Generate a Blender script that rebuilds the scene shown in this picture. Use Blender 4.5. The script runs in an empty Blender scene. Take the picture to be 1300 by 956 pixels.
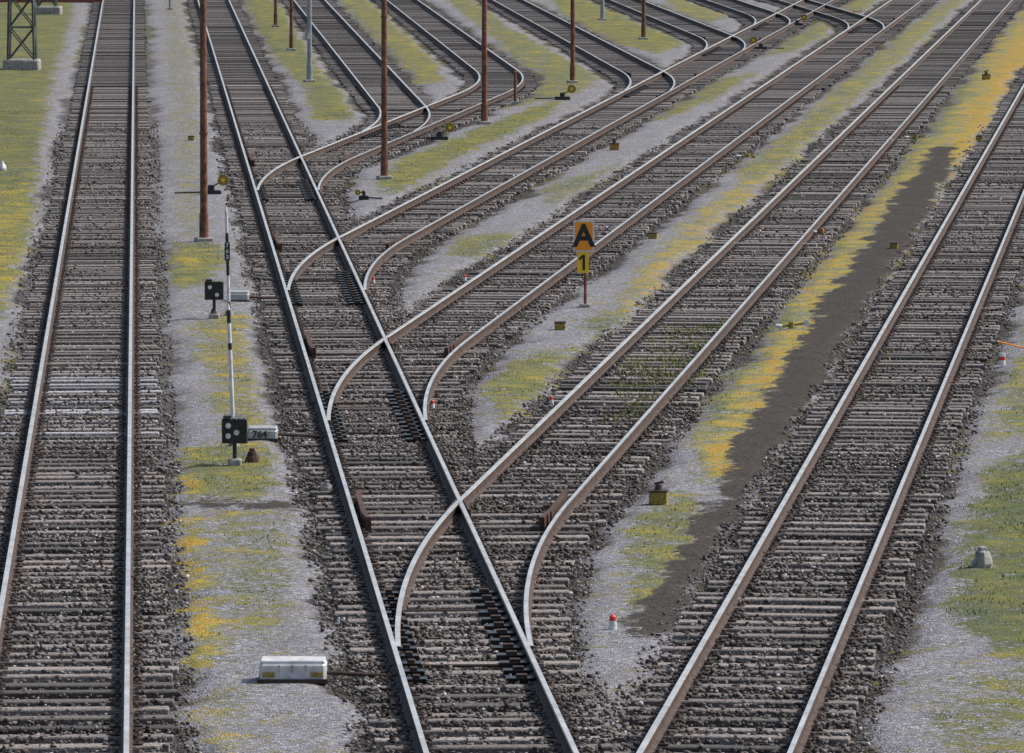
import bpy, math, random
import numpy as np
from mathutils import Vector
random.seed(4); rng=np.random.default_rng(4)
scene=bpy.context.scene
# ------------------------------------------------------------------ survey
F=8000.0; TH=math.atan((433.5+250)/F); CT,ST=math.cos(TH),math.sin(TH)
HC=9.5*CT+0.16
def G(u,v,h=0.0):
    """surveyed position on the horizontal plane z=h"""
    a=(u-650)/F; b=-(v-433.5)/F
    dy=CT+b*ST; dz=-ST+b*CT
    t=(HC-h)/(-dz)
    return np.array([a*t,dy*t])
def GR(u,v): return G(u,v,0.16)
# ------------------------------------------------------------------ materials
def new_mat(name):
    m=bpy.data.materials.new(name); m.use_nodes=True
    nt=m.node_tree; b=nt.nodes['Principled BSDF']
    return m,nt,b
def N(nt,t,**k):
    n=nt.nodes.new(t)
    for a,v in k.items(): setattr(n,a,v)
    return n
def mth(nt,op,a,b=None,c=None,clamp=False):
    n=nt.nodes.new('ShaderNodeMath'); n.operation=op; n.use_clamp=clamp
    for i,x in enumerate((a,b,c)):
        if x is None: continue
        if isinstance(x,(int,float)): n.inputs[i].default_value=x
        else: nt.links.new(x,n.inputs[i])
    return n.outputs[0]
def mixc(nt,f,a,b,mode='MIX'):
    n=nt.nodes.new('ShaderNodeMix'); n.data_type='RGBA'; n.blend_type=mode
    for s,x in ((0,f),(6,a),(7,b)):
        if isinstance(x,(int,float)): n.inputs[s].default_value=x
        elif isinstance(x,tuple): n.inputs[s].default_value=(*x,1)
        else: nt.links.new(x,n.inputs[s])
    return n.outputs[2]
def ramp(nt,f,stops):
    n=nt.nodes.new('ShaderNodeValToRGB'); e=n.color_ramp.elements
    while len(e)<len(stops): e.new(0.5)
    for i,(p,c) in enumerate(stops):
        e[i].position=p; e[i].color=(*c,1)
    nt.links.new(f,n.inputs[0]); return n.outputs[0]
def noise(nt,scale,detail=4,rough=.6,vec=None):
    n=N(nt,'ShaderNodeTexNoise'); n.inputs['Scale'].default_value=scale
    n.inputs['Detail'].default_value=detail; n.inputs['Roughness'].default_value=rough
    if vec is None:
        g=N(nt,'ShaderNodeNewGeometry'); vec=g.outputs['Position']
    nt.links.new(vec,n.inputs['Vector']); return n.outputs['Fac']
def simple(name,c1,c2,scale=12,rough=.7,metal=0,bump=.2,rnd=0.0,det=4):
    m,nt,b=new_mat(name)
    f=noise(nt,scale,det,.65)
    col=ramp(nt,f,[(.32,c1),(.68,c2)])
    if rnd>0:
        a=N(nt,'ShaderNodeAttribute',attribute_name='rnd')
        v=mth(nt,'MULTIPLY_ADD',a.outputs['Fac'],2*rnd,1-rnd)
        hs=N(nt,'ShaderNodeHueSaturation'); nt.links.new(v,hs.inputs['Value']); nt.links.new(col,hs.inputs['Color']); col=hs.outputs[0]
    nt.links.new(col,b.inputs['Base Color'])
    b.inputs['Roughness'].default_value=rough; b.inputs['Metallic'].default_value=metal
    if bump>0:
        bp=N(nt,'ShaderNodeBump'); bp.inputs['Strength'].default_value=bump; bp.inputs['Distance'].default_value=.01
        nt.links.new(f,bp.inputs['Height']); nt.links.new(bp.outputs[0],b.inputs['Normal'])
    return m
M={}
M['railtop']=simple('polished_rail',(.46,.43,.41),(.76,.74,.73),2.2,.27,.5,0)
M['rust']=simple('rusty_steel',(.03,.015,.01),(.10,.045,.027),14,.8,.1,.3)
M['railside']=simple('rail_side',(.024,.015,.012),(.10,.06,.045),9,.75,.1,0)
M['wood']=simple('weathered_sleeper',(.05,.042,.038),(.265,.232,.212),26,.85,0,.4,.66)
M['conc']=simple('concrete_sleeper',(.14,.135,.14),(.42,.41,.42),20,.85,0,.3,.45)
M['fast']=simple('fastening',(.03,.02,.015),(.09,.055,.04),20,.6,.4,0)
M['plate']=simple('greased_plate',(.008,.008,.009),(.025,.022,.022),20,.35,.6,0)
M['pole']=simple('rusty_pole_paint',(.06,.028,.018),(.25,.11,.07),9,.8,.1,.3)
M['galv']=simple('galvanised',(.22,.25,.28),(.34,.37,.4),6,.5,.4,.1)
M['lattice']=simple('lattice_green_grey',(.04,.05,.045),(.09,.1,.09),6,.7,.1,.1)
M['found']=simple('old_concrete',(.17,.16,.15),(.38,.37,.34),9,.9,0,.4)
M['white']=simple('white_paint',(.5,.5,.5),(.8,.8,.8),9,.5,0,.05)
M['cover']=simple('machine_cover',(.4,.4,.4),(.64,.65,.65),7,.5,0,.05)
M['lgrey']=simple('grey_cover',(.28,.3,.3),(.42,.44,.43),7,.5,.1,.1)
M['black']=simple('black_enamel',(.008,.008,.009),(.02,.02,.02),9,.4,0,0)
M['orange']=simple('orange_enamel',(.88,.29,.015),(.92,.35,.02),5,.4,0,0)
M['yellow']=simple('yellow_enamel',(.84,.48,.015),(.9,.55,.02),5,.4,0,0)
M['dyellow']=simple('dirty_yellow',(.12,.085,.02),(.42,.3,.05),22,.7,0,.2)
M['red']=simple('red_paint',(.5,.03,.02),(.7,.05,.03),12,.5,0,0)
M['brick']=simple('brick_red',(.2,.06,.04),(.34,.12,.08),5,.9,0,.2)
# stones
def stone_mat():
    m,nt,b=new_mat('ballast_stone')
    a=N(nt,'ShaderNodeAttribute',attribute_name='rnd')
    col=ramp(nt,a.outputs['Fac'],[(0,(.032,.022,.017)),(.3,(.09,.072,.062)),(.6,(.155,.138,.128)),(.85,(.245,.23,.228)),(1,(.46,.44,.44))])
    nt.links.new(col,b.inputs['Base Color']); b.inputs['Roughness'].default_value=.85
    return m
M['stone']=stone_mat()
def grass_mat():
    m,nt,b=new_mat('grass_blades')
    a=N(nt,'ShaderNodeAttribute',attribute_name='rnd')
    col=ramp(nt,a.outputs['Fac'],[(0,(.06,.105,.012)),(.35,(.14,.17,.02)),(.65,(.27,.25,.03)),(1,(.38,.28,.03))])
    nt.links.new(col,b.inputs['Base Color']); b.inputs['Roughness'].default_value=.7
    return m
M['grass']=grass_mat()
# ------------------------------------------------------------------ mesh builder
class MB:
    def __init__(s): s.v=[];s.f=[];s.m=[];s.r=[];s.mats=[]
    def mi(s,name):
        if name not in s.mats: s.mats.append(name)
        return s.mats.index(name)
    def add(s,vs,fs,mat,r=None):
        o=len(s.v); s.v.extend([tuple(map(float,p)) for p in vs]); k=s.mi(mat)
        if r is None: r=random.random()
        for f in fs:
            s.f.append([o+i for i in f]); s.m.append(k); s.r.append(r)
    def box(s,c,size,mat,rz=0,r=None,bev=0,taper=1.0,rx=0):
        hx,hy,hz=size[0]/2,size[1]/2,size[2]/2
        if bev<=0:
            P=[(-hx,-hy,-hz),(hx,-hy,-hz),(hx,hy,-hz),(-hx,hy,-hz),(-hx*taper,-hy*taper,hz),(hx*taper,-hy*taper,hz),(hx*taper,hy*taper,hz),(-hx*taper,hy*taper,hz)]
            Fc=[(0,3,2,1),(4,5,6,7),(0,1,5,4),(1,2,6,5),(2,3,7,6),(3,0,4,7)]
        else:
            def ring(a,b,z): 
                e=bev
                return [(-a+e,-b,z),(a-e,-b,z),(a,-b+e,z),(a,b-e,z),(a-e,b,z),(-a+e,b,z),(-a,b-e,z),(-a,-b+e,z)]
            P=ring(hx,hy,-hz)+ring(hx*taper,hy*taper,hz-bev)+ring(hx*taper-bev*.7,hy*taper-bev*.7,hz)
            Fc=[tuple(reversed(range(8))),tuple(range(16,24))]
            for k in (0,8):
                for i in range(8): Fc.append((k+i,k+(i+1)%8,k+8+(i+1)%8,k+8+i))
        cz,sz=math.cos(rz),math.sin(rz); cx,sx=math.cos(rx),math.sin(rx)
        Q=[]
        for x,y,z in P:
            y,z=y*cx-z*sx,y*sx+z*cx
            Q.append((c[0]+x*cz-y*sz,c[1]+x*sz+y*cz,c[2]+z))
        s.add(Q,Fc,mat,r)
    def cyl(s,p0,p1,r0,r1,mat,n=12,r=None):
        p0=Vector(p0);p1=Vector(p1);d=(p1-p0).normalized()
        a=d.orthogonal().normalized(); b=d.cross(a)
        P=[];
        for p,q in ((p0,r0),(p1,r1)):
            for i in range(n):
                t=2*math.pi*i/n; P.append(tuple(p+(a*math.cos(t)+b*math.sin(t))*q))
        Fc=[(i,(i+1)%n,n+(i+1)%n,n+i) for i in range(n)]+[tuple(reversed(range(n))),tuple(range(n,2*n))]
        s.add(P,Fc,mat,r)
    def build(s,name,smooth=False):
        me=bpy.data.meshes.new(name); me.from_pydata(s.v,[],s.f)
        for k in s.mats: me.materials.append(M[k])
        me.polygons.foreach_set('material_index',s.m)
        at=me.attributes.new('rnd','FLOAT','FACE'); at.data.foreach_set('value',s.r)
        me.update(); o=bpy.data.objects.new(name,me); scene.collection.objects.link(o)
        return o
def text_mesh(ch,size,loc,mat,parent,name,depth=.002):
    cu=bpy.data.curves.new(name,'FONT'); cu.body=ch; cu.size=size; cu.align_x='CENTER'; cu.align_y='CENTER'; cu.extrude=depth; cu.offset=.008*size/.3
    o=bpy.data.objects.new(name,cu); scene.collection.objects.link(o)
    o.rotation_euler=(math.pi/2,0,0); o.location=loc; cu.materials.append(M[mat]); o.parent=parent
    return o
# ------------------------------------------------------------------ track layout
def unit(v): v=np.array(v,float); return v/np.linalg.norm(v)
A0=GR(602.5,867); A1=GR(271,0); a=unit(A1-A0)
L0=GR(79,800); L1=GR(150.5,0); aL=unit(L1-L0)
b=unit((.1066,1.0))
def right(d): return np.array([d[1],-d[0]])
def isect(p,d,q,e):
    m=np.array([[d[0],-e[0]],[d[1],-e[1]]]); t=np.linalg.solve(m,q-p); return p+d*t[0]
def yext(p,d,y): return p+d*((y-p[1])/d[1])
alpha=math.acos(float(a@b)); T=9.1; R=T/math.tan(alpha/2)
YF=430; YN=42
class Path:
    def __init__(s,pts,fil=T):
        # pts list of corner points, fillet each inner corner
        out=[]
        def line(p,q,st=2.0):
            n=max(1,int(np.linalg.norm(q-p)/st)); return [p+(q-p)*i/n for i in range(n)]
        cur=pts[0]
        for i in range(1,len(pts)-1):
            c=pts[i]; d0=unit(c-cur); d1=unit(pts[i+1]-c)
            p=c-d0*fil; q=c+d1*fil
            if np.linalg.norm(p-cur)>.01: out+=line(cur,p)
            ang=math.acos(min(1,float(d0@d1))); Rr=fil/math.tan(ang/2)
            sg=1 if d0[0]*d1[1]-d0[1]*d1[0]<0 else -1   # + = turning right
            ctr=p+right(d0)*Rr*sg
            n=40
            for k in range(n):
                t=ang*k/n*(-sg); v=p-ctr
                out.append(ctr+np.array([v[0]*math.cos(t)-v[1]*math.sin(t),v[0]*math.sin(t)+v[1]*math.cos(t)]))
            cur=q
        out+=line(cur,pts[-1]); out.append(pts[-1])
        s.p=np.array(out); dd=np.linalg.norm(np.diff(s.p,axis=0),axis=1); s.s=np.concatenate([[0],np.cumsum(dd)]); s.len=s.s[-1]
        tn=np.gradient(s.p,axis=0); s.t=tn/np.linalg.norm(tn,axis=1)[:,None]
    def at(s,x):
        p=np.array([np.interp(x,s.s,s.p[:,0]),np.interp(x,s.s,s.p[:,1])])
        t=unit([np.interp(x,s.s,s.t[:,0]),np.interp(x,s.s,s.t[:,1])]); return p,t
ladder_start=yext(A0,a,YN)
P_lad=Path([ladder_start,yext(A0,a,YF)])
P_L=Path([yext(L0,aL,YN),yext(L0,aL,YF)])
r0=GR(951,867); P_R0=Path([yext(r0,b,YN),yext(r0,b,YF)])
frogs=[(585,633),(490,428),(432,300),(382,198)]
Bl=[GR(*f)+right(b)*.75 for f in frogs]
C=[isect(A0,a,q,b) for q in Bl]
Tl={k:GR(u,0) for k,u in {'T1':393,'T2':511,'T3':646,'T4':796,'T5':918,'T6':1010}.items()}
tracks=[]
def trk(path,start_trim=0,z=0,own=0,conc=None):
    t=dict(p=path,trim=start_trim,z=z,own=own,children=[],conc=conc); tracks.append(t); return t
tL=trk(P_L,conc=(G(0,552)[1],G(0,468)[1]))
tA=trk(P_lad)
tR=trk(P_R0)
TRIM=3.2; OWN=22.5
def child(par,c,side): par['children'].append((float(np.dot(c-par['p'].p[0],unit(par['p'].p[-1]-par['p'].p[0])))-T,side))
Bs=[]
for i in range(3):
    t=trk(Path([C[i]-a*T,C[i],yext(C[i],b,YF)]),TRIM,-.003,OWN); Bs.append(t); child(tA,C[i],1)
# B4 turns back parallel to ladder as T2
c2=isect(Bl[3],b,Tl['T2'],a)
B4=trk(Path([C[3]-a*T,C[3],c2,yext(c2,a,YF)]),TRIM,-.003,OWN); child(tA,C[3],1)
c1=isect(Bl[3],b,Tl['T1'],a)
T1=trk(Path([c1-b*T,c1,yext(c1,a,YF)]),TRIM,-.006,OWN)
# child position along curved B4 path
def child_curved(par,pt,side):
    k=np.argmin(np.linalg.norm(par['p'].p-pt,axis=1)); par['children'].append((float(par['p'].s[k]),side))
child_curved(B4,c1-b*T,-1)
for k in ('T3','T4','T5'):
    c=isect(Bl[2],b,Tl[k],a)
    trk(Path([c-b*T,c,yext(c,a,YF)]),TRIM,-.006 if k!='T4' else -.009,OWN); child_curved(Bs[2],c-b*T,-1)
c=isect(Bl[1],b,Tl['T6'],a)
trk(Path([c-b*T,c,yext(c,a,YF)]),TRIM,-.012,OWN); child_curved(Bs[1],c-b*T,-1)

prof=[(-.062,0),(-.062,.012),(-.012,.03),(-.009,.115),(-.031,.122),(-.034,.145),(-.027,.16),(.027,.16),(.034,.145),(.031,.122),(.009,.115),(.012,.03),(.062,.012),(.062,0)]
def rail(mb,pts,tan,off,z=0,hs=1.0):
    n=len(pts); k=len(prof); o=len(mb.v)
    for p,t in zip(pts,tan):
        rt=right(t)
        for x,h in prof:
            q=p+rt*(off+x); mb.v.append((float(q[0]),float(q[1]),.004+h*hs+z))
    it=mb.mi('railtop'); isd=mb.mi('railside')
    for i in range(n-1):
        for j in range(k-1):
            mb.f.append([o+i*k+j,o+i*k+j+1,o+(i+1)*k+j+1,o+(i+1)*k+j])
            inner=7 if off<0 else 5
            mb.m.append(it if j in (6,inner) else isd); mb.r.append(.5)
    mb.f.append([o+j for j in range(k)]); mb.m.append(isd); mb.r.append(.5)
SP=.63
for ti,t in enumerate(tracks):
    P=t['p']; mb=MB()
    s0=t['trim']
    ss=[s0]+[x for x in P.s if x>s0+.3]
    pts=[];tan=[]
    for x in ss:
        p,q=P.at(x); pts.append(p); tan.append(q)
    rail(mb,pts,tan,-.75,t['z']); rail(mb,pts,tan,.75,t['z'])
    s=t['own'] if t['own'] else random.uniform(0,.4)
    while s<P.len-1:
        p,q=P.at(s)
        if p[1]>330: break
        lo,hi=-1.22,1.22; sw=False
        for cs,side in t['children']:
            d=s-cs
            if -1<d<OWN:
                dd=max(0,d); off=dd*dd/(2*R) if dd<2*T else T*2*math.tan(alpha)/2+(dd-2*T)*math.tan(alpha)
                if side>0: hi=max(hi,1.22+off)
                else: lo=min(lo,-1.22-off)
                sw=True
        ang=math.atan2(q[1],q[0])-math.pi/2+random.gauss(0,.008)
        rt=right(q); far=p[1]>215
        w=.23
        conc=t['conc'] and t['conc'][0]<p[1]<t['conc'][1] and random.random()<.85
        if conc: w=.2
        c=p+rt*((lo+hi)/2+random.gauss(0,.045))
        mb.box((c[0],c[1],-.076+random.gauss(0,.009)),(hi-lo,w*random.uniform(.8,1.1),.15),'conc' if conc else 'wood',ang,r=random.random(),bev=0 if far else .014)
        if not far:
            for o in (-.75,.75):
                m=p+rt*o
                mb.box((m[0],m[1],.010),(.34,.15,.012),'fast',ang)
                for e in (-.105,.105):
                    m2=p+rt*(o+e); mb.box((m2[0],m2[1],.03),(.05,.09,.045),'fast',ang,taper=.6)
        s+=SP*random.uniform(.95,1.05)
    # switch furniture for children
    for cs,side in t['children']:
        def pa(x,o):
            p,q=P.at(x); return p+right(q)*o, math.atan2(q[1],q[0])-math.pi/2
        # slide plates
        x=cs+1.4
        while x<cs+9.5:
            for o in (-.75,.75):
                inn=.17 if o*1<0 else -.17
                m,an=pa(x,o+inn)
                k=1 if o>0 else .7
                mb.box((m[0],m[1],.03),(.34*k,.2,.05),'plate',an,bev=.006)
                mb.box((m[0],m[1],.07),(.12*k,.1,.04),'fast',an,bev=.006)
            x+=SP
        # guard rail opposite frog (main) 
        gx=np.linspace(cs+2*T-2.2,cs+2*T+1.2,12); pts=[]
        for j,x in enumerate(gx):
            p,q=P.at(x); e=.02*max(0,abs(j-5.5)-3.5); pts.append(p+right(q)*(-side)*(.75-.14-e))
        for p0_,p1_ in zip(pts[:-1],pts[1:]):
            m=(p0_+p1_)/2; dd=p1_-p0_; L_=np.linalg.norm(dd)
            mb.box((m[0],m[1],.085),(.07,L_+.004,.18),'rust',math.atan2(dd[1],dd[0])-math.pi/2,r=.5)
        # stretcher rods at toe
        for x in (cs+2.6,cs+7.4):
            m0,an=pa(x,-.9); m1,_=pa(x,.9)
            mb.cyl((*m0,.02),(*m1,.02),.018,.018,'fast',8)
        # frog wing rails
        for j in (0,1):
            p,q=P.at(cs+2*T-.2); qq=q
            m=p+right(q)*side*(.75+(-.075 if j==0 else .075)); 
            mb.box((m[0],m[1],.08),(.05,1.9,.145),'rust',math.atan2(q[1],q[0])-math.pi/2-side*alpha*(1 if j==0 else 0)*.9,bev=.008)
    if t['own']:   # guard rail on branch
        p_,q0=P.at(0); p1_,q1=P.at(2*T); sd=1 if q0[0]*q1[1]-q0[1]*q1[0]<0 else -1
        for j in range(10):
            x=2*T-2.2+j*.34; p,q=P.at(x+.17); e=.02*max(0,abs(j-4.5)-2.5)
            m=p+right(q)*sd*(.75-.14-e); mb.box((m[0],m[1],.085),(.07,.342,.18),'rust',math.atan2(q[1],q[0])-math.pi/2,r=.5)
    mb.build('railway_track')
# ------------------------------------------------------------------ ground
def cum(a0,a1,f):
    o=[a0]
    while o[-1]<a1: o.append(o[-1]+f(o[-1]))
    return o
xs=[-2500,-900,-300,-120,-60,-38]+cum(-30,44,lambda x:.1 if -9<x<9 else (.15 if -18<x<20 else .3))+[52,70,120,300,900,2500]
ys=[-600,-100,0,25]+cum(48,325,lambda y:.14+.5*((y-48)/270)**1.0)+[335,350,380,430,600,1000,2000,5000]
xs=np.array(xs);ys=np.array(ys); X,Y=np.meshgrid(xs,ys); X=X.ravel();Y=Y.ravel()
nx,ny=len(xs),len(ys)
def vnoise(x,y,sc,seed=0):
    x=x*sc+seed*17.3;y=y*sc+seed*5.1
    xi=np.floor(x).astype(np.int64);yi=np.floor(y).astype(np.int64);fx=x-xi;fy=y-yi
    fx=fx*fx*(3-2*fx);fy=fy*fy*(3-2*fy)
    def h(i,j):
        n=(i*374761393+j*668265263+seed*1274126177)&0xffffffff
        n=((n^(n>>13))*1274126177)&0xffffffff
        return ((n^(n>>16))&0xffff)/65535.
    return (h(xi,yi)*(1-fx)+h(xi+1,yi)*fx)*(1-fy)+(h(xi,yi+1)*(1-fx)+h(xi+1,yi+1)*fx)*fy
def track_dist(X,Y,tr=None):
    D=np.full(X.shape,99.)
    for t in (tr or tracks):
        p=t['p'].p
        xc=np.interp(Y,p[:,1],p[:,0]); d=np.abs(X-xc)*.995
        d=np.where(Y<p[0,1],99,d); D=np.minimum(D,d)
    return D
D=track_dist(X,Y); DL=track_dist(X,Y,[tL])
xr0=np.interp(Y,P_R0.p[:,1],P_R0.p[:,0])
Dn=D+(vnoise(X,Y,1.3,1)-.5)*.35+(vnoise(X,Y,.3,2)-.5)*.45+.14*((X<xr0)&(xr0-X<2.2))
ball=np.clip((1.42-Dn)/.5+.5,0,1)
pale=np.clip(2.2-DL,0,1)*np.clip((Y-60)/60,.25,1)  # left track's ballast is a paler grey than the brown beds
def inpoly(px,py,poly):
    ins=np.zeros(px.shape,bool); n=len(poly)
    for i in range(n):
        x1,y1=poly[i];x2,y2=poly[(i+1)%n]
        c=((y1>py)!=(y2>py)); xx=(x2-x1)*(py-y1)/(y2-y1+1e-12)+x1
        ins^=c&(px<xx)
    return ins
# several jittered boundary tests averaged -> feathered, ragged patch edges
WARP=[]
for k in range(4):
    WARP.append((X+(vnoise(X,Y,1.1,5+k)-.5)*.6+(vnoise(X,Y,4.,30+k)-.5)*.3, Y+(vnoise(X,Y,.5,40+k)-.5)*3.0+(vnoise(X,Y,3,60+k)-.5)*1.2))
def cover(lst):
    pl=[tuple(G(u,v)) for u,v in lst]
    return sum(inpoly(wx,wy,pl).astype(float) for wx,wy in WARP)/len(WARP)
moss=np.full(X.shape,.24); yel=np.full(X.shape,.36); soil=np.zeros(X.shape); weed=np.zeros(X.shape)
def zone(lst,m,y):
    c=cover(lst); moss[:]=np.maximum(moss,.24+(m-.24)*c); yel[:]=yel*(1-c)+y*c
# left of everything
zone([(-400,-60),(92,-60),(92,20),(62,110),(48,220),(38,320),(14,385),(-20,420),(-400,500)],.84,.34)
zone([(-60,240),(40,230),(32,330),(10,390),(-60,420)],.78,.6)
# between left track and ladder
zone([(205,-10),(250,-10),(250,120),(262,300),(225,300),(218,150)],.47,.4)
zone([(205,312),(262,306),(290,312),(268,362),(212,366)],.8,.48)
zone([(244,420),(275,395),(320,400),(322,470),(340,540),(318,560),(280,545),(262,470)],.68,.55)
zone([(214,572),(300,560),(345,566),(350,600),(345,628),(220,634)],.76,.4)
zone([(215,580),(235,575),(245,620),(222,632)],.9,.8)
zone([(217,660),(255,655),(268,740),(272,830),(262,850),(226,850),(214,740)],.8,.86)
zone([(262,645),(360,645),(375,700),(375,760),(350,810),(280,800)],.54,.38)
zone([(225,870),(300,860),(330,960),(230,1000)],.5,.7)
# ladder - T1
zone([(300,-20),(352,-20),(372,30),(400,80),(440,118),(455,150),(400,152),(385,110),(345,70),(318,30)],.84,.4)
zone([(422,-20),(478,-20),(520,40),(560,85),(560,105),(520,108),(478,60),(440,20)],.78,.5)
zone([(545,-20),(610,-20),(640,30),(720,75),(765,95),(740,115),(640,140),(660,90),(640,60),(590,20)],.74,.44)
zone([(505,200),(560,182),(640,150),(720,122),(700,145),(640,172),(580,200),(540,225),(495,248),(480,235)],.84,.44)
zone([(680,-20),(770,-20),(850,25),(882,52),(830,68),(770,50),(720,22)],.84,.48)
zone([(820,-20),(895,-20),(960,8),(900,30),(860,15)],.75,.52)
# B3-B2
zone([(575,300),(645,292),(680,304),(620,328),(570,320)],.72,.42)
zone([(685,238),(760,215),(800,200),(740,250),(690,262)],.64,.33)
zone([(800,160),(860,112),(965,88),(920,118),(850,150)],.8,.43)
zone([(955,75),(1020,40),(1085,-10),(1140,-20),(1090,20),(1010,65)],.76,.45)
# B2-B1
zone([(612,480),(665,455),(740,430),(800,425),(750,475),(690,525),(636,535)],.78,.48)
zone([(770,410),(800,350),(880,270),(960,215),(1045,170),(1000,225),(900,305),(850,370),(790,425)],.62,.74)
zone([(930,215),(1000,165),(1060,110),(1150,35),(1220,-15),(1225,0),(1130,90),(1030,180),(960,235)],.7,.53)
zone([(740,400),(800,395),(780,430),(745,440)],.7,.3)
# B1-R0
zone([(800,655),(850,622),(905,640),(900,700),(870,755),(810,790),(795,740)],.7,.38)
zone([(835,700),(905,690),(895,735),(830,790),(800,800)],.74,.62)
zone([(880,600),(880,520),(900,465),(950,390),(1035,320),(1090,225),(1170,140),(1230,60),(1290,10),(1360,-30),(1330,90),(1240,190),(1180,280),(1110,380),(1050,470),(990,570),(940,625)],.73,.74)
zone([(860,500),(935,392),(1015,322),(1000,400),(945,470),(905,530)],.76,.33)
zone([(1085,225),(1165,140),(1225,65),(1230,110),(1170,190),(1105,250)],.7,.38)
# right of R0
zone([(1210,720),(1232,650),(1270,595),(1320,560),(1400,570),(1400,800),(1300,860),(1250,820),(1200,780)],.82,.2)
zone([(1255,555),(1275,480),(1330,380),(1400,380),(1350,540)],.72,.48)
zone([(1180,870),(1300,850),(1400,1000),(1200,1000)],.55,.33)
def soilz(lst,s=1.0): soil[:]=np.maximum(soil,s*cover(lst))
# yellow rims then the dark band of oily soil between them
zone([(895,600),(930,530),(985,445),(1050,350),(1005,445),(945,545),(915,600)],.86,.95)
zone([(1195,200),(1250,110),(1300,30),(1330,30),(1275,130),(1215,210)],.84,.93)
soilz([(915,628),(935,570),(985,480),(1035,400),(1085,330),(1135,250),(1185,190),(1215,180),(1185,270),(1120,370),(1066,465),(1012,560),(965,632)],1.15)
soilz([(860,700),(900,640),(965,622),(945,680),(905,740),(870,790),(825,812),(785,798),(830,745)],1.1)
soilz([(215,634),(380,629),(380,643),(215,648)],1.0)
weed=.68*cover([(780,470),(850,415),(930,400),(900,455),(840,525),(770,535)])
weed=np.maximum(weed,.78*cover([(1085,480),(1110,440),(1130,430),(1110,490),(1080,520)]))
weedzone=weed.copy()
weed=np.maximum(weed,np.clip(vnoise(X,Y,.12,77)*1.5-.75,0,.5))
far=(Y>335)|(X<-30)|(X>44); moss[far]=.6; yel[far]=.35; 
moss=moss*(1-ball)+.1*ball; moss=np.maximum(moss,weed*(ball>.3)); soil=soil*(1-ball)
Z=-.02-.055*np.clip(ball*1.5,0,1)+(vnoise(X,Y,2.5,11)-.5)*.035*(1-.6*ball)+moss*.025
Z[far]=-.08
me=bpy.data.meshes.new('ground')
me.vertices.add(nx*ny); me.vertices.foreach_set('co',np.stack([X,Y,Z],1).ravel())
i=np.arange(nx-1)[None,:]+nx*np.arange(ny-1)[:,None]; i=i.ravel()
q=np.stack([i,i+1,i+nx+1,i+nx],1)
me.loops.add(q.size); me.loops.foreach_set('vertex_index',q.ravel())
me.polygons.add(len(q)); me.polygons.foreach_set('loop_start',np.arange(len(q))*4)
me.polygons.foreach_set('use_smooth',np.ones(len(q),bool))
for nme,arr in (('ballast',ball),('moss',moss),('yel',yel),('soil',soil),('pale',pale)):
    at=me.attributes.new(nme,'FLOAT','POINT'); at.data.foreach_set('value',arr.astype(np.float32))
me.update(calc_edges=True); me.validate()
go=bpy.data.objects.new('ground',me); scene.collection.objects.link(go)
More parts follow.
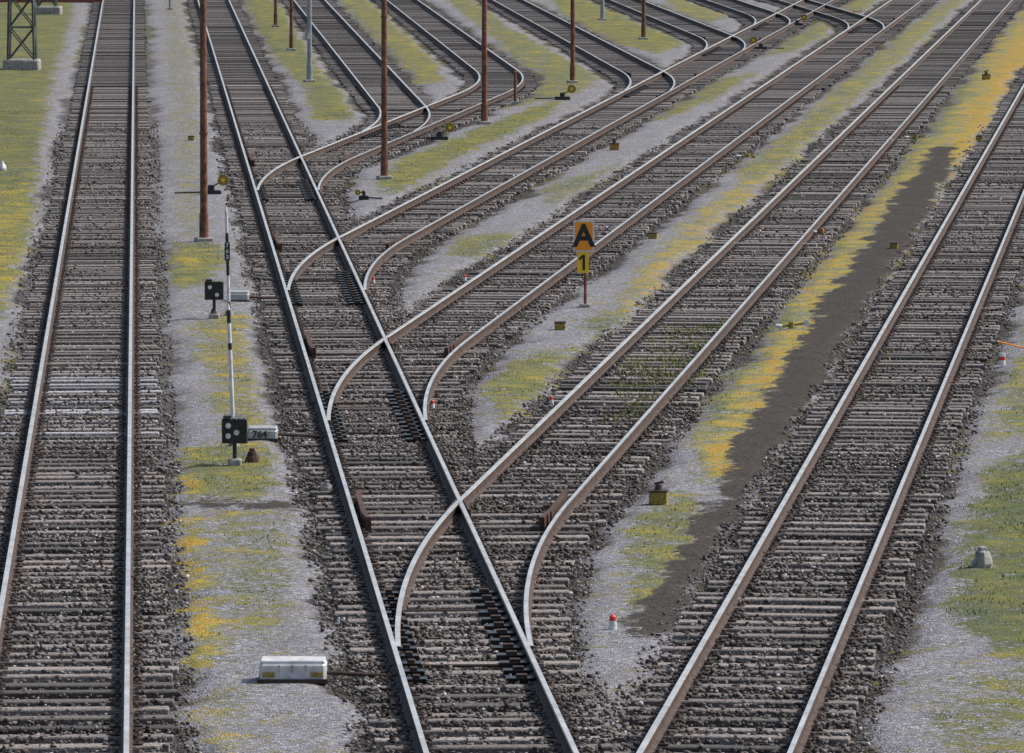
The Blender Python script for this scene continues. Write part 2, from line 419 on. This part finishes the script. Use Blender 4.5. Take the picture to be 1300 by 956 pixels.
def ground_mat():
    m,nt,bs=new_mat('yard_ground')
    g=N(nt,'ShaderNodeNewGeometry').outputs['Position']
    def at(n): return N(nt,'ShaderNodeAttribute',attribute_name=n).outputs['Fac']
    def vor(sc):
        v=N(nt,'ShaderNodeTexVoronoi'); v.inputs['Scale'].default_value=sc; nt.links.new(g,v.inputs['Vector'])
        sp=N(nt,'ShaderNodeSeparateColor'); nt.links.new(v.outputs['Color'],sp.inputs[0]); return sp.outputs[0],v.outputs['Distance'],sp.outputs[1]
    v1,d1,w1=vor(34); v2,d2,w2=vor(24)
    big=noise(nt,.5,3,.65,g); mid=noise(nt,3.5,4,.65,g); fine=noise(nt,12,3,.75,g); lo=noise(nt,1.4,3,.6,g)
    grav=ramp(nt,v1,[(0,(.09,.086,.1)),(.4,(.215,.212,.238)),(.8,(.32,.317,.347)),(1,(.54,.53,.55))])
    grav=mixc(nt,mth(nt,'MULTIPLY_ADD',fine,2.4,-.88,clamp=True),grav,mixc(nt,.65,grav,(.10,.092,.098)))
    grav=mixc(nt,mth(nt,'MULTIPLY_ADD',big,3.2,-1.45,clamp=True),grav,mixc(nt,.45,grav,(.12,.105,.095)))
    bal=ramp(nt,v2,[(0,(.018,.014,.012)),(.35,(.06,.049,.043)),(.65,(.125,.11,.1)),(.88,(.215,.2,.197)),(1,(.4,.38,.38))])
    bal=mixc(nt,mth(nt,'MULTIPLY_ADD',lo,2.4,-.95,clamp=True),bal,mixc(nt,.45,bal,(.075,.05,.037)))
    bal=mixc(nt,mth(nt,'MULTIPLY_ADD',big,3,-1.4,clamp=True),bal,mixc(nt,.35,bal,(.2,.187,.18)))
    bal=mixc(nt,mth(nt,'MULTIPLY_ADD',d2,1.6,-.25,clamp=True),bal,(.015,.012,.01))
    bal=mixc(nt,mth(nt,'MULTIPLY',at('pale'),.3),bal,(.24,.235,.24))
    yf=mth(nt,'ADD',at('yel'),mth(nt,'ADD',mth(nt,'MULTIPLY_ADD',lo,1.9,-.97),mth(nt,'MULTIPLY_ADD',big,1.2,-.62)),clamp=True)
    mo=ramp(nt,yf,[(0,(.06,.088,.014)),(.35,(.14,.15,.024)),(.6,(.24,.215,.026)),(.85,(.43,.31,.014)),(1,(.47,.28,.01))])
    mo=mixc(nt,mth(nt,'MULTIPLY_ADD',fine,3.4,-1.45,clamp=True),mo,mixc(nt,.7,mo,(.11,.095,.055)))
    mo=mixc(nt,mth(nt,'MULTIPLY_ADD',w1,2.2,-1.2,clamp=True),mo,mixc(nt,.55,mo,(.04,.04,.015)))
    so=mixc(nt,v1,(.012,.01,.008),(.085,.07,.056))
    def mask(x,n,k,sharp):
        return mth(nt,'MULTIPLY_ADD',mth(nt,'ADD',x,mth(nt,'MULTIPLY_ADD',n,k,-.5*k-.5)),sharp,.5,clamp=True)
    mn=mth(nt,'MULTIPLY_ADD',fine,.45,mth(nt,'MULTIPLY_ADD',mid,.3,mth(nt,'MULTIPLY',lo,.25)))
    mb_=mask(at('ballast'),mid,1.3,3)
    mm=mask(at('moss'),mn,4.4,3.2)
    ms=mask(at('soil'),mn,2.6,3)
    col=mixc(nt,mb_,grav,bal); 
    col=mixc(nt,mth(nt,'MULTIPLY',mm,.92),col,mo); col=mixc(nt,ms,col,so)
    nt.links.new(col,bs.inputs['Base Color']); bs.inputs['Roughness'].default_value=.92
    bs.inputs['Specular IOR Level'].default_value=.25
    h=mth(nt,'ADD',mth(nt,'MULTIPLY',d2,mth(nt,'MULTIPLY',at('ballast'),-.05)),mth(nt,'MULTIPLY',d1,-.02))
    bp=N(nt,'ShaderNodeBump'); bp.inputs['Strength'].default_value=1; bp.inputs['Distance'].default_value=1.0
    nt.links.new(h,bp.inputs['Height']); nt.links.new(bp.outputs[0],bs.inputs['Normal'])
    return m
me.materials.append(ground_mat())
# ------------------------------------------------------------------ ballast stones (one mesh)
def mass(name,pos,size,rot,base,faces,jit,rnd,mat,squash=None):
    n=len(pos); k=len(base)
    V=np.repeat(base[None],n,0)+rng.normal(0,jit,(n,k,3))
    V*=size[:,None,:]
    c,s=np.cos(rot)[:,None],np.sin(rot)[:,None]
    x=V[:,:,0]*c-V[:,:,1]*s; y=V[:,:,0]*s+V[:,:,1]*c
    V=np.stack([x,y,V[:,:,2]],2)+pos[:,None,:]
    fs=np.array(faces); fl=fs.shape[1]
    Fi=(fs[None]+np.arange(n)[:,None,None]*k).reshape(-1)
    me=bpy.data.meshes.new(name); me.vertices.add(n*k); me.vertices.foreach_set('co',V.ravel())
    me.loops.add(len(Fi)); me.loops.foreach_set('vertex_index',Fi)
    nf=n*len(fs); me.polygons.add(nf); me.polygons.foreach_set('loop_start',np.arange(nf)*fl)
    at=me.attributes.new('rnd','FLOAT','FACE'); at.data.foreach_set('value',np.repeat(rnd,len(fs)).astype(np.float32))
    me.update(calc_edges=True); me.materials.append(M[mat])
    o=bpy.data.objects.new(name,me); scene.collection.objects.link(o); return o
pos=[];offs=[]
for t in tracks:
    p=t['p']; y0=max(58,p.p[0,1]); y1=min(p.p[-1,1],190)
    if y1<=y0: continue
    for (ya,yb,den) in ((58,100,115),(100,140,65),(140,190,28)):
        lo,hi=max(y0,ya),min(y1,yb)
        if hi<=lo: continue
        n=int((hi-lo)*3.0*den); yy=rng.uniform(lo,hi,n); xc=np.interp(yy,p.p[:,1],p.p[:,0])
        of=rng.uniform(-1.5,1.5,n); of=np.where((np.abs(of)>1.15)&(rng.random(n)<.35),of*.7,of)
        pos.append(np.stack([xc+of,yy,np.zeros(n)],1)); offs.append(np.abs(of))
pos=np.concatenate(pos); offs=np.concatenate(offs); n=len(pos)
u=rng.random(n); cl=vnoise(pos[:,0],pos[:,1],.8,91)
pos[:,2]=np.where(u<np.clip(cl*1.3-.35,.04,.75),.008,-.055+rng.random(n)*.035)
ss=rng.uniform(.010,.026,n)*(1+(pos[:,1]>140)*.2)
size=np.stack([ss*rng.uniform(.8,1.3,n),ss*rng.uniform(.8,1.3,n),ss*rng.uniform(.6,1,n)],1)
cube=np.array([(-1,-1,-1),(1,-1,-1),(1,1,-1),(-1,1,-1),(-1,-1,1),(1,-1,1),(1,1,1),(-1,1,1)],float)*.8
cf=[(0,3,2,1),(4,5,6,7),(0,1,5,4),(1,2,6,5),(2,3,7,6),(3,0,4,7)]
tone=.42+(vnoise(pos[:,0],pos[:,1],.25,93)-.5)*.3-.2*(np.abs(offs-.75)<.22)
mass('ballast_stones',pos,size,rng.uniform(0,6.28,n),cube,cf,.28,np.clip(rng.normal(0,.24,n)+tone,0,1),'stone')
print('STONES',n)
# grass blades / moss tufts
cand=np.where((moss>.5)&(yel<.7)&(Y<200)&(Y>55)&(np.abs(X)<30)&(soil<.5))[0]
w=(moss[cand]-.4)*(1.2-yel[cand])*np.clip(vnoise(X[cand],Y[cand],1.7,21)*2-.7,0.02,1); w/=w.sum(); nb=34000
ci=rng.choice(cand,nb,p=w)
c2_=np.where((weedzone>.3)&(D<1.6))[0]; w2=weedzone[c2_]*np.clip(vnoise(X[c2_],Y[c2_],2.5,23)*2-.8,.02,1); w2/=w2.sum()
cw=rng.choice(c2_,5500,p=w2); ci=np.concatenate([ci,cw]); nw=len(cw); nb+=nw
px=X[ci]+rng.uniform(-.12,.12,nb); py=Y[ci]+rng.normal(0,.25,nb); pz=Z[ci]-.005
bl=np.array([(-1,0,0),(1,0,0),(.3,.5,1.)]); hh=rng.uniform(.012,.045,nb); hh[-nw:]=rng.uniform(.06,.13,nw)
gr=np.clip(yel[ci]+rng.normal(-.1,.2,nb),0,1); gr[-nw:]=np.clip(rng.normal(.35,.2,nw),0,1)
wd=rng.uniform(.005,.012,nb); wd[-nw:]*=1.7
mass('grass',np.stack([px,py,pz],1),np.stack([wd,hh*.6,hh],1),rng.uniform(0,6.28,nb),bl,[(0,1,2)],.1,gr,'grass')
# ------------------------------------------------------------------ yard furniture
def pole(u,v,rad,h,mat='pole',name='rusty_pole'):
    x,y=G(u,v); mb=MB()
    mb.box((x,y,.02),(rad*4.5,rad*4.5,.12),'found',.2,bev=.02)
    mb.cyl((x,y,0),(x,y,.6),rad*1.25,rad*1.2,mat,14)
    segs=5
    for i in range(segs):
        z0=.6+(h-.6)*i/segs; z1=.6+(h-.6)*(i+1)/segs
        mb.cyl((x,y,z0),(x,y,z1),rad*(1-.06*i),rad*(1-.06*(i+1)),mat,14)
        mb.cyl((x,y,z1-.03),(x,y,z1+.03),rad*(1-.06*i)*1.15,rad*(1-.06*i)*1.15,mat,14)
    mb.cyl((x,y,h),(x,y,h+.08),rad*.9,rad*.4,mat,14)
    mb.box((x,y-rad-.012,1.6),(.12,.02,.2),'white' if mat=='galv' else mat)
    return mb.build(name)
pole(259,306,.085,9.5); pole(488,227,.082,9.5); pole(615,157,.085,9.5); pole(727,105,.08,9.5); pole(817,50,.08,9.5)
pole(370,64,.07,9); pole(350,34,.07,9)
pole(393,104,.085,9,'galv','steel_lamp_mast'); pole(765,26,.08,9,'galv','steel_lamp_mast'); pole(216,12,.05,3,'galv','steel_lamp_mast')
x,y=G(654,131); mb=MB(); mb.cyl((x,y,0),(x,y,1.0),.05,.045,'pole'); mb.cyl((x,y,1.0),(x,y,1.05),.07,.03,'pole'); mb.box((x,y,.02),(.25,.25,.08),'found',bev=.01); mb.build('short_rusty_post')
def lattice(u,v,w,h):
    x,y=G(u,v); mb=MB()
    mb.box((x,y,.15),(1.3,1.3,.42),'found',bev=.05)
    def c(i,z):
        k=w*(1-.6*z/h)/2; sx=[-1,1,1,-1][i];sy=[-1,-1,1,1][i]; return (x+sx*k,y+sy*k,z+.36)
    n=12
    for i in range(4):
        mb.cyl(c(i,0),c(i,h),.05,.04,'lattice',6)
        for k in range(n):
            z0,z1=h*k/n,h*(k+1)/n; j=(i+1)%4
            mb.cyl(c(i,z0),c(j,z1),.025,.025,'lattice',5); mb.cyl(c(j,z0),c(i,z1),.025,.025,'lattice',5)
            mb.cyl(c(i,z1),c(j,z1),.022,.022,'lattice',5)
    mb.build('lattice_mast')
lattice(28,88,.95,14); lattice(60,18,.8,14)
# red brick wall far left
x,y=G(85,6); mb=MB(); mb.box((x-2,y+4,.45),(7,.35,1.0),'brick'); mb.box((x-2,y+4,1.0),(7.1,.45,.1),'found',bev=.02); mb.build('brick_wall')
# sign
x,y=G(743,389); mb=MB()
mb.box((x,y,0),(.22,.22,.1),'found',bev=.02)
mb.cyl((x,y,0),(x,y,1.6),.03,.028,'pole',10)
mb.box((x-.03,y-.045,1.355),(.40,.012,.60),'white',bev=0); mb.box((x-.03,y-.053,1.355),(.345,.006,.545),'orange')
mb.box((x-.045,y-.045,.85),(.23,.012,.40),'yellow')
cx,cy,cz=x-.045,y-.053,.85
mb.box((cx+.015,cy,cz),(.05,.006,.30),'black'); 
mb.add([(cx-.01,cy-.003,cz+.15),(cx-.075,cy-.003,cz+.085),(cx-.075,cy-.003,cz+.03),(cx-.01,cy-.003,cz+.085)],[(0,1,2,3)],'black')
mb.box((x-.03,y-.0335,1.45),(.1,.01,.05),'galv'); mb.box((x-.03,y-.0335,.9),(.1,.01,.05),'galv')
sg=mb.build('track_sign')
text_mesh('A',.6,(x-.03,y-.060,1.345),'black',sg,'letter')
# dwarf signals
def dwarf(u,v,s,h,lab,dots):
    x,y=G(u,v); mb=MB(); w=.37*s
    mb.box((x,y,.03),(.2,.2,.12),'found',bev=.02)
    mb.cyl((x,y,0),(x,y,h),.03,.03,'black',10)
    mb.box((x,y,h+.17*s),(w,.16,.36*s),'black',bev=.012)
    mb.box((x-.1*s,y-.02,h+.38*s),(.12*s,.2,.03),'black')
    for dx,dz in dots: mb.cyl((x+dx*s,y-.079,h+.17*s+dz*s),(x+dx*s,y-.1,h+.17*s+dz*s),.04*s,.04*s,'white',14); 
    mb.box((x,y+.14,h+.1*s),(w*.5,.12,.16*s),'black',bev=.01)
    o=mb.build('dwarf_signal')
    if lab: text_mesh(lab,.13,(x+.03,y-.101,h+.39),'white',o,'label')
    return o
dwarf(272,404,.95,.36,None,[(-.08,.07),(.06,-.08)])
dwarf(298,590,1.0,.33,'764',[(-.09,.08),(-.09,-.07),(.03,-.02)])
def marker(u,v,h,tu,lab=False,bands=()):
    x,y=G(u,v); mb=MB(); dx=(tu-u)/80.
    def pt(z): return (x+dx*z/h,y,z)
    last=0
    for z0,z1,mt in bands: mb.cyl(pt(z0),pt(z1),.03,.03,mt,10)
    mb.cyl(pt(h),pt(h+.1),.03,.008,'white',10)
    mb.cyl((x,y,-.02),(x,y,.08),.09,.07,'found',10)
    if lab: mb.box((pt(h*.62)[0],y-.037,h*.62),(.1,.01,.34),'black')
    o=mb.build('marker_pole')
    if lab:
        for k,ch in enumerate('763'): text_mesh(ch,.11,(pt(h*.62)[0],y-.045,h*.62+.11-.11*k),'white',o,'label')
marker(291,400,1.95,287,True,[(0,.25,'black'),(.25,.75,'white'),(.75,1.55,'black'),(1.55,1.95,'white')])
marker(297,566,2.05,291,False,[(0,.4,'black'),(.4,1.45,'white'),(1.45,1.55,'black'),(1.55,1.85,'white'),(1.85,2.05,'black')])
# point machines
def machine(u0,u1,v,h,dep,mat,endy=False,label=None,cs=0):
    x0,y=G(u0,v); x1,_=G(u1,v); w=x1-x0; mb=MB(); c=(x0+x1)/2
    mb.box((c,y+dep/2,h/2),(w,dep,h),mat,bev=.03); mb.box((c,y+dep/2,h+.012),(w*.96,dep*.9,.03),mat,bev=.012)
    mb.box((c,y+dep/2,-.01),(w*1.05,dep*1.1,.05),'fast')
    if endy:
        for sx in (-.36,.36): mb.box((c+w*sx,y-.008,h*.35),(.13,.02,.05),'dyellow')
        for sx in (-.2,0,.2): mb.box((c+w*sx,y-.006,h*.7),(.02,.02,.08),'lgrey')
    p,q=tA['p'].at(cs); 
    # throw rod to the blades
    mb.cyl((x1-.05,y+dep*.5,.06),(p[0]-.7,y+dep*.5-.02,.02),.02,.02,'fast',8)
    mb.cyl((x1-.05,y+dep*.7,.06),(p[0]-.7,y+dep*.7-.02,.02),.016,.016,'fast',8)
    o=mb.build('point_machine')
    if label: text_mesh(label,.15,(c-.04,y-.008,h*.5),'fast',o,'label')
ch=[c[0] for c in tA['children']]
machine(329,414,864,.19,.42,'cover',True,None,ch[0]+2.8)
machine(314,352,558,.15,.4,'lgrey',False,'764',ch[1]+2.8)
machine(290,316,382,.15,.4,'lgrey',False,None,ch[2]+2.8)
def lever(u,v,flip=1,s=1.0):
    x,y=G(u,v); mb=MB()
    mb.box((x,y,.04),(.5*s,.3*s,.1),'black',bev=.015); mb.box((x,y,.14),(.16*s,.18,.16),'black',bev=.02)
    mb.cyl((x,y,.16),(x+flip*.42*s,y,.4*s),.022,.018,'dyellow',8)
    mb.cyl((x+flip*.3*s,y-.035,.34*s),(x+flip*.3*s,y+.035,.34*s),.14*s,.14*s,'dyellow',20)
    mb.cyl((x+flip*.3*s,y-.045,.34*s),(x+flip*.3*s,y+.045,.34*s),.05*s,.05*s,'yellow',12)
    mb.cyl((x,y,.05),(x-flip*.9*s,y,.02),.02,.02,'fast',8)
    mb.build('point_lever')
lever(268,246,1); lever(558,177,1); lever(714,126,1); lever(966,62,-1); lever(1012,32,1); lever(462,253,-1,.5)
def ybox(u,v,s=1.0,top=True):
    x,y=G(u,v); mb=MB(); rz=random.uniform(-.2,.2)
    mb.box((x,y,.07*s),(.25*s,.22*s,.17*s),'dyellow',rz,bev=.015); mb.box((x,y,.165*s),(.27*s,.24*s,.02),'fast',rz,bev=.004)
    if top:
        mb.cyl((x,y,.17*s),(x,y,.25*s),.06*s,.045*s,'fast',12); mb.cyl((x-.06*s,y,.26*s),(x+.07*s,y,.29*s),.018,.018,'rust',8)
    mb.build('yellow_junction_box')
ybox(836,638,1.0); ybox(711,418,.8,False); ybox(829,303,.8,False); ybox(780,190,1.05); ybox(1252,101,1.1); ybox(1243,178,.7,False); ybox(1135,315,.7,False); ybox(243,178,.7,False)
def marker_small(u,v,s=1.0):
    x,y=G(u,v); mb=MB()
    mb.cyl((x,y,-.01),(x,y,.1*s),.055*s,.045*s,'white',12); mb.cyl((x,y,.1*s),(x,y,.15*s),.047*s,.042*s,'red',12); mb.cyl((x,y,.15*s),(x,y,.175*s),.042*s,.015*s,'red',12)
    mb.build('fouling_point_marker')
for q_,s_ in (((778,798),.95),((549,518),.75),((700,513),.75),((474,359),.7),((590,356),.7),((1131,180),.9)): marker_small(*q_,s_)
def lying(u,v,ang,L=.5,red=False):
    x,y=G(u,v); mb=MB(); dx,dy=math.cos(ang)*L/2,math.sin(ang)*L/2
    mb.cyl((x-dx,y-dy,.04),(x+dx,y+dy,.1),.022,.022,'red' if red else 'dyellow',8)
    mb.cyl((x-dx*.2,y-dy*.2,.0),(x-dx*.2,y-dy*.2,.12),.06,.05,'dyellow',10)
    mb.cyl((x+dx,y+dy-.02,.1),(x+dx,y+dy+.02,.1),.06,.06,'white',14)
    mb.cyl((x-dx,y-dy,.03),(x-dx*1.5,y-dy,.05),.045,.03,'white',10)
    mb.build('hand_lever_rod')
lying(1008,417,0,.45); lying(952,200,.2,.5); lying(1045,297,.1,.3,True); lying(1165,176,0,.5); lying(1086,17,0,.5,True)
x,y=G(952,200); mb=MB(); mb.cyl((x+.1,y,.02),(x+.28,y,.42),.018,.014,'white',8); mb.box((x+.1,y,.02),(.12,.12,.06),'dyellow',bev=.01); mb.build('marker_stick')
# red/white lamp with rod
x,y=G(1272,463); mb=MB()
mb.cyl((x,y,-.01),(x,y,.08),.06,.06,'white',14); mb.cyl((x,y,.08),(x,y,.14),.061,.061,'red',14); mb.cyl((x,y,.14),(x,y,.2),.06,.055,'white',14)
mb.cyl((x-.08,y,.4),(x+.5,y,.26),.014,.014,'orange',8); mb.cyl((x+.45,y,0),(x+.45,y,.28),.016,.016,'galv',8); mb.cyl((x,y,.2),(x,y,.38),.012,.012,'galv',8)
mb.build('red_white_marker')
# stones / stumps
def lump(u,v,w,h,mat,name):
    x,y=G(u,v); mb=MB()
    n=9; rings=[(1,-.05),(1.05,.25),(.85,.6),(.6,.9),(.2,1.0)]; V=[];Fc=[]
    for k,(r,z) in enumerate(rings):
        for i in range(n):
            t=2*math.pi*i/n; rr=r*w/2*random.uniform(.8,1.15); V.append((x+rr*math.cos(t),y+rr*math.sin(t),z*h+random.uniform(-.015,.015)))
    for k in range(len(rings)-1):
        for i in range(n): Fc.append((k*n+i,k*n+(i+1)%n,(k+1)*n+(i+1)%n,(k+1)*n+i))
    Fc.append(tuple(range((len(rings)-1)*n,len(rings)*n))); mb.add(V,Fc,mat)
    mb.box((x,y,h),(w*.35,w*.35,.08),mat,.4,bev=.01)
    mb.build(name)
lump(1247,720,.27,.22,'found','concrete_stump'); lump(320,586,.2,.16,'rust','rusty_stump'); lump(415,622,.16,.1,'found','stone_block'); lump(3,216,.2,.2,'white','stone_block'); lump(271,404,.18,.14,'rust','rusty_stump')
# ------------------------------------------------------------------ light
w=bpy.data.worlds.new('World'); scene.world=w; w.use_nodes=True; nt=w.node_tree
sky=nt.nodes.new('ShaderNodeTexSky'); sky.sky_type='NISHITA'; sky.sun_disc=False
el,az=math.radians(46),math.radians(74)   # azimuth from +Y toward +X
sky.sun_elevation=el; sky.sun_rotation=az; sky.dust_density=3
bg=nt.nodes['Background']; bg.inputs[1].default_value=.15; nt.links.new(sky.outputs[0],bg.inputs[0])
sd=bpy.data.lights.new('sun','SUN'); sd.energy=4.0; sd.angle=math.radians(5); sd.color=(1,.955,.89)
so=bpy.data.objects.new('sun',sd); scene.collection.objects.link(so)
dirv=Vector((math.sin(az)*math.cos(el),math.cos(az)*math.cos(el),math.sin(el)))
so.rotation_euler=dirv.to_track_quat('Z','Y').to_euler()
scene.view_settings.view_transform='Standard'; scene.view_settings.look='None'; scene.view_settings.exposure=0
cam=bpy.data.cameras.new('camera'); co=bpy.data.objects.new('camera',cam); scene.collection.objects.link(co)
cam.sensor_width=36; cam.lens=F/1300*36; cam.shift_y=-44.5/1300; cam.clip_end=8000; cam.clip_start=.5
co.location=(0,0,HC); co.rotation_euler=(math.pi/2-TH,0,0); scene.camera=co
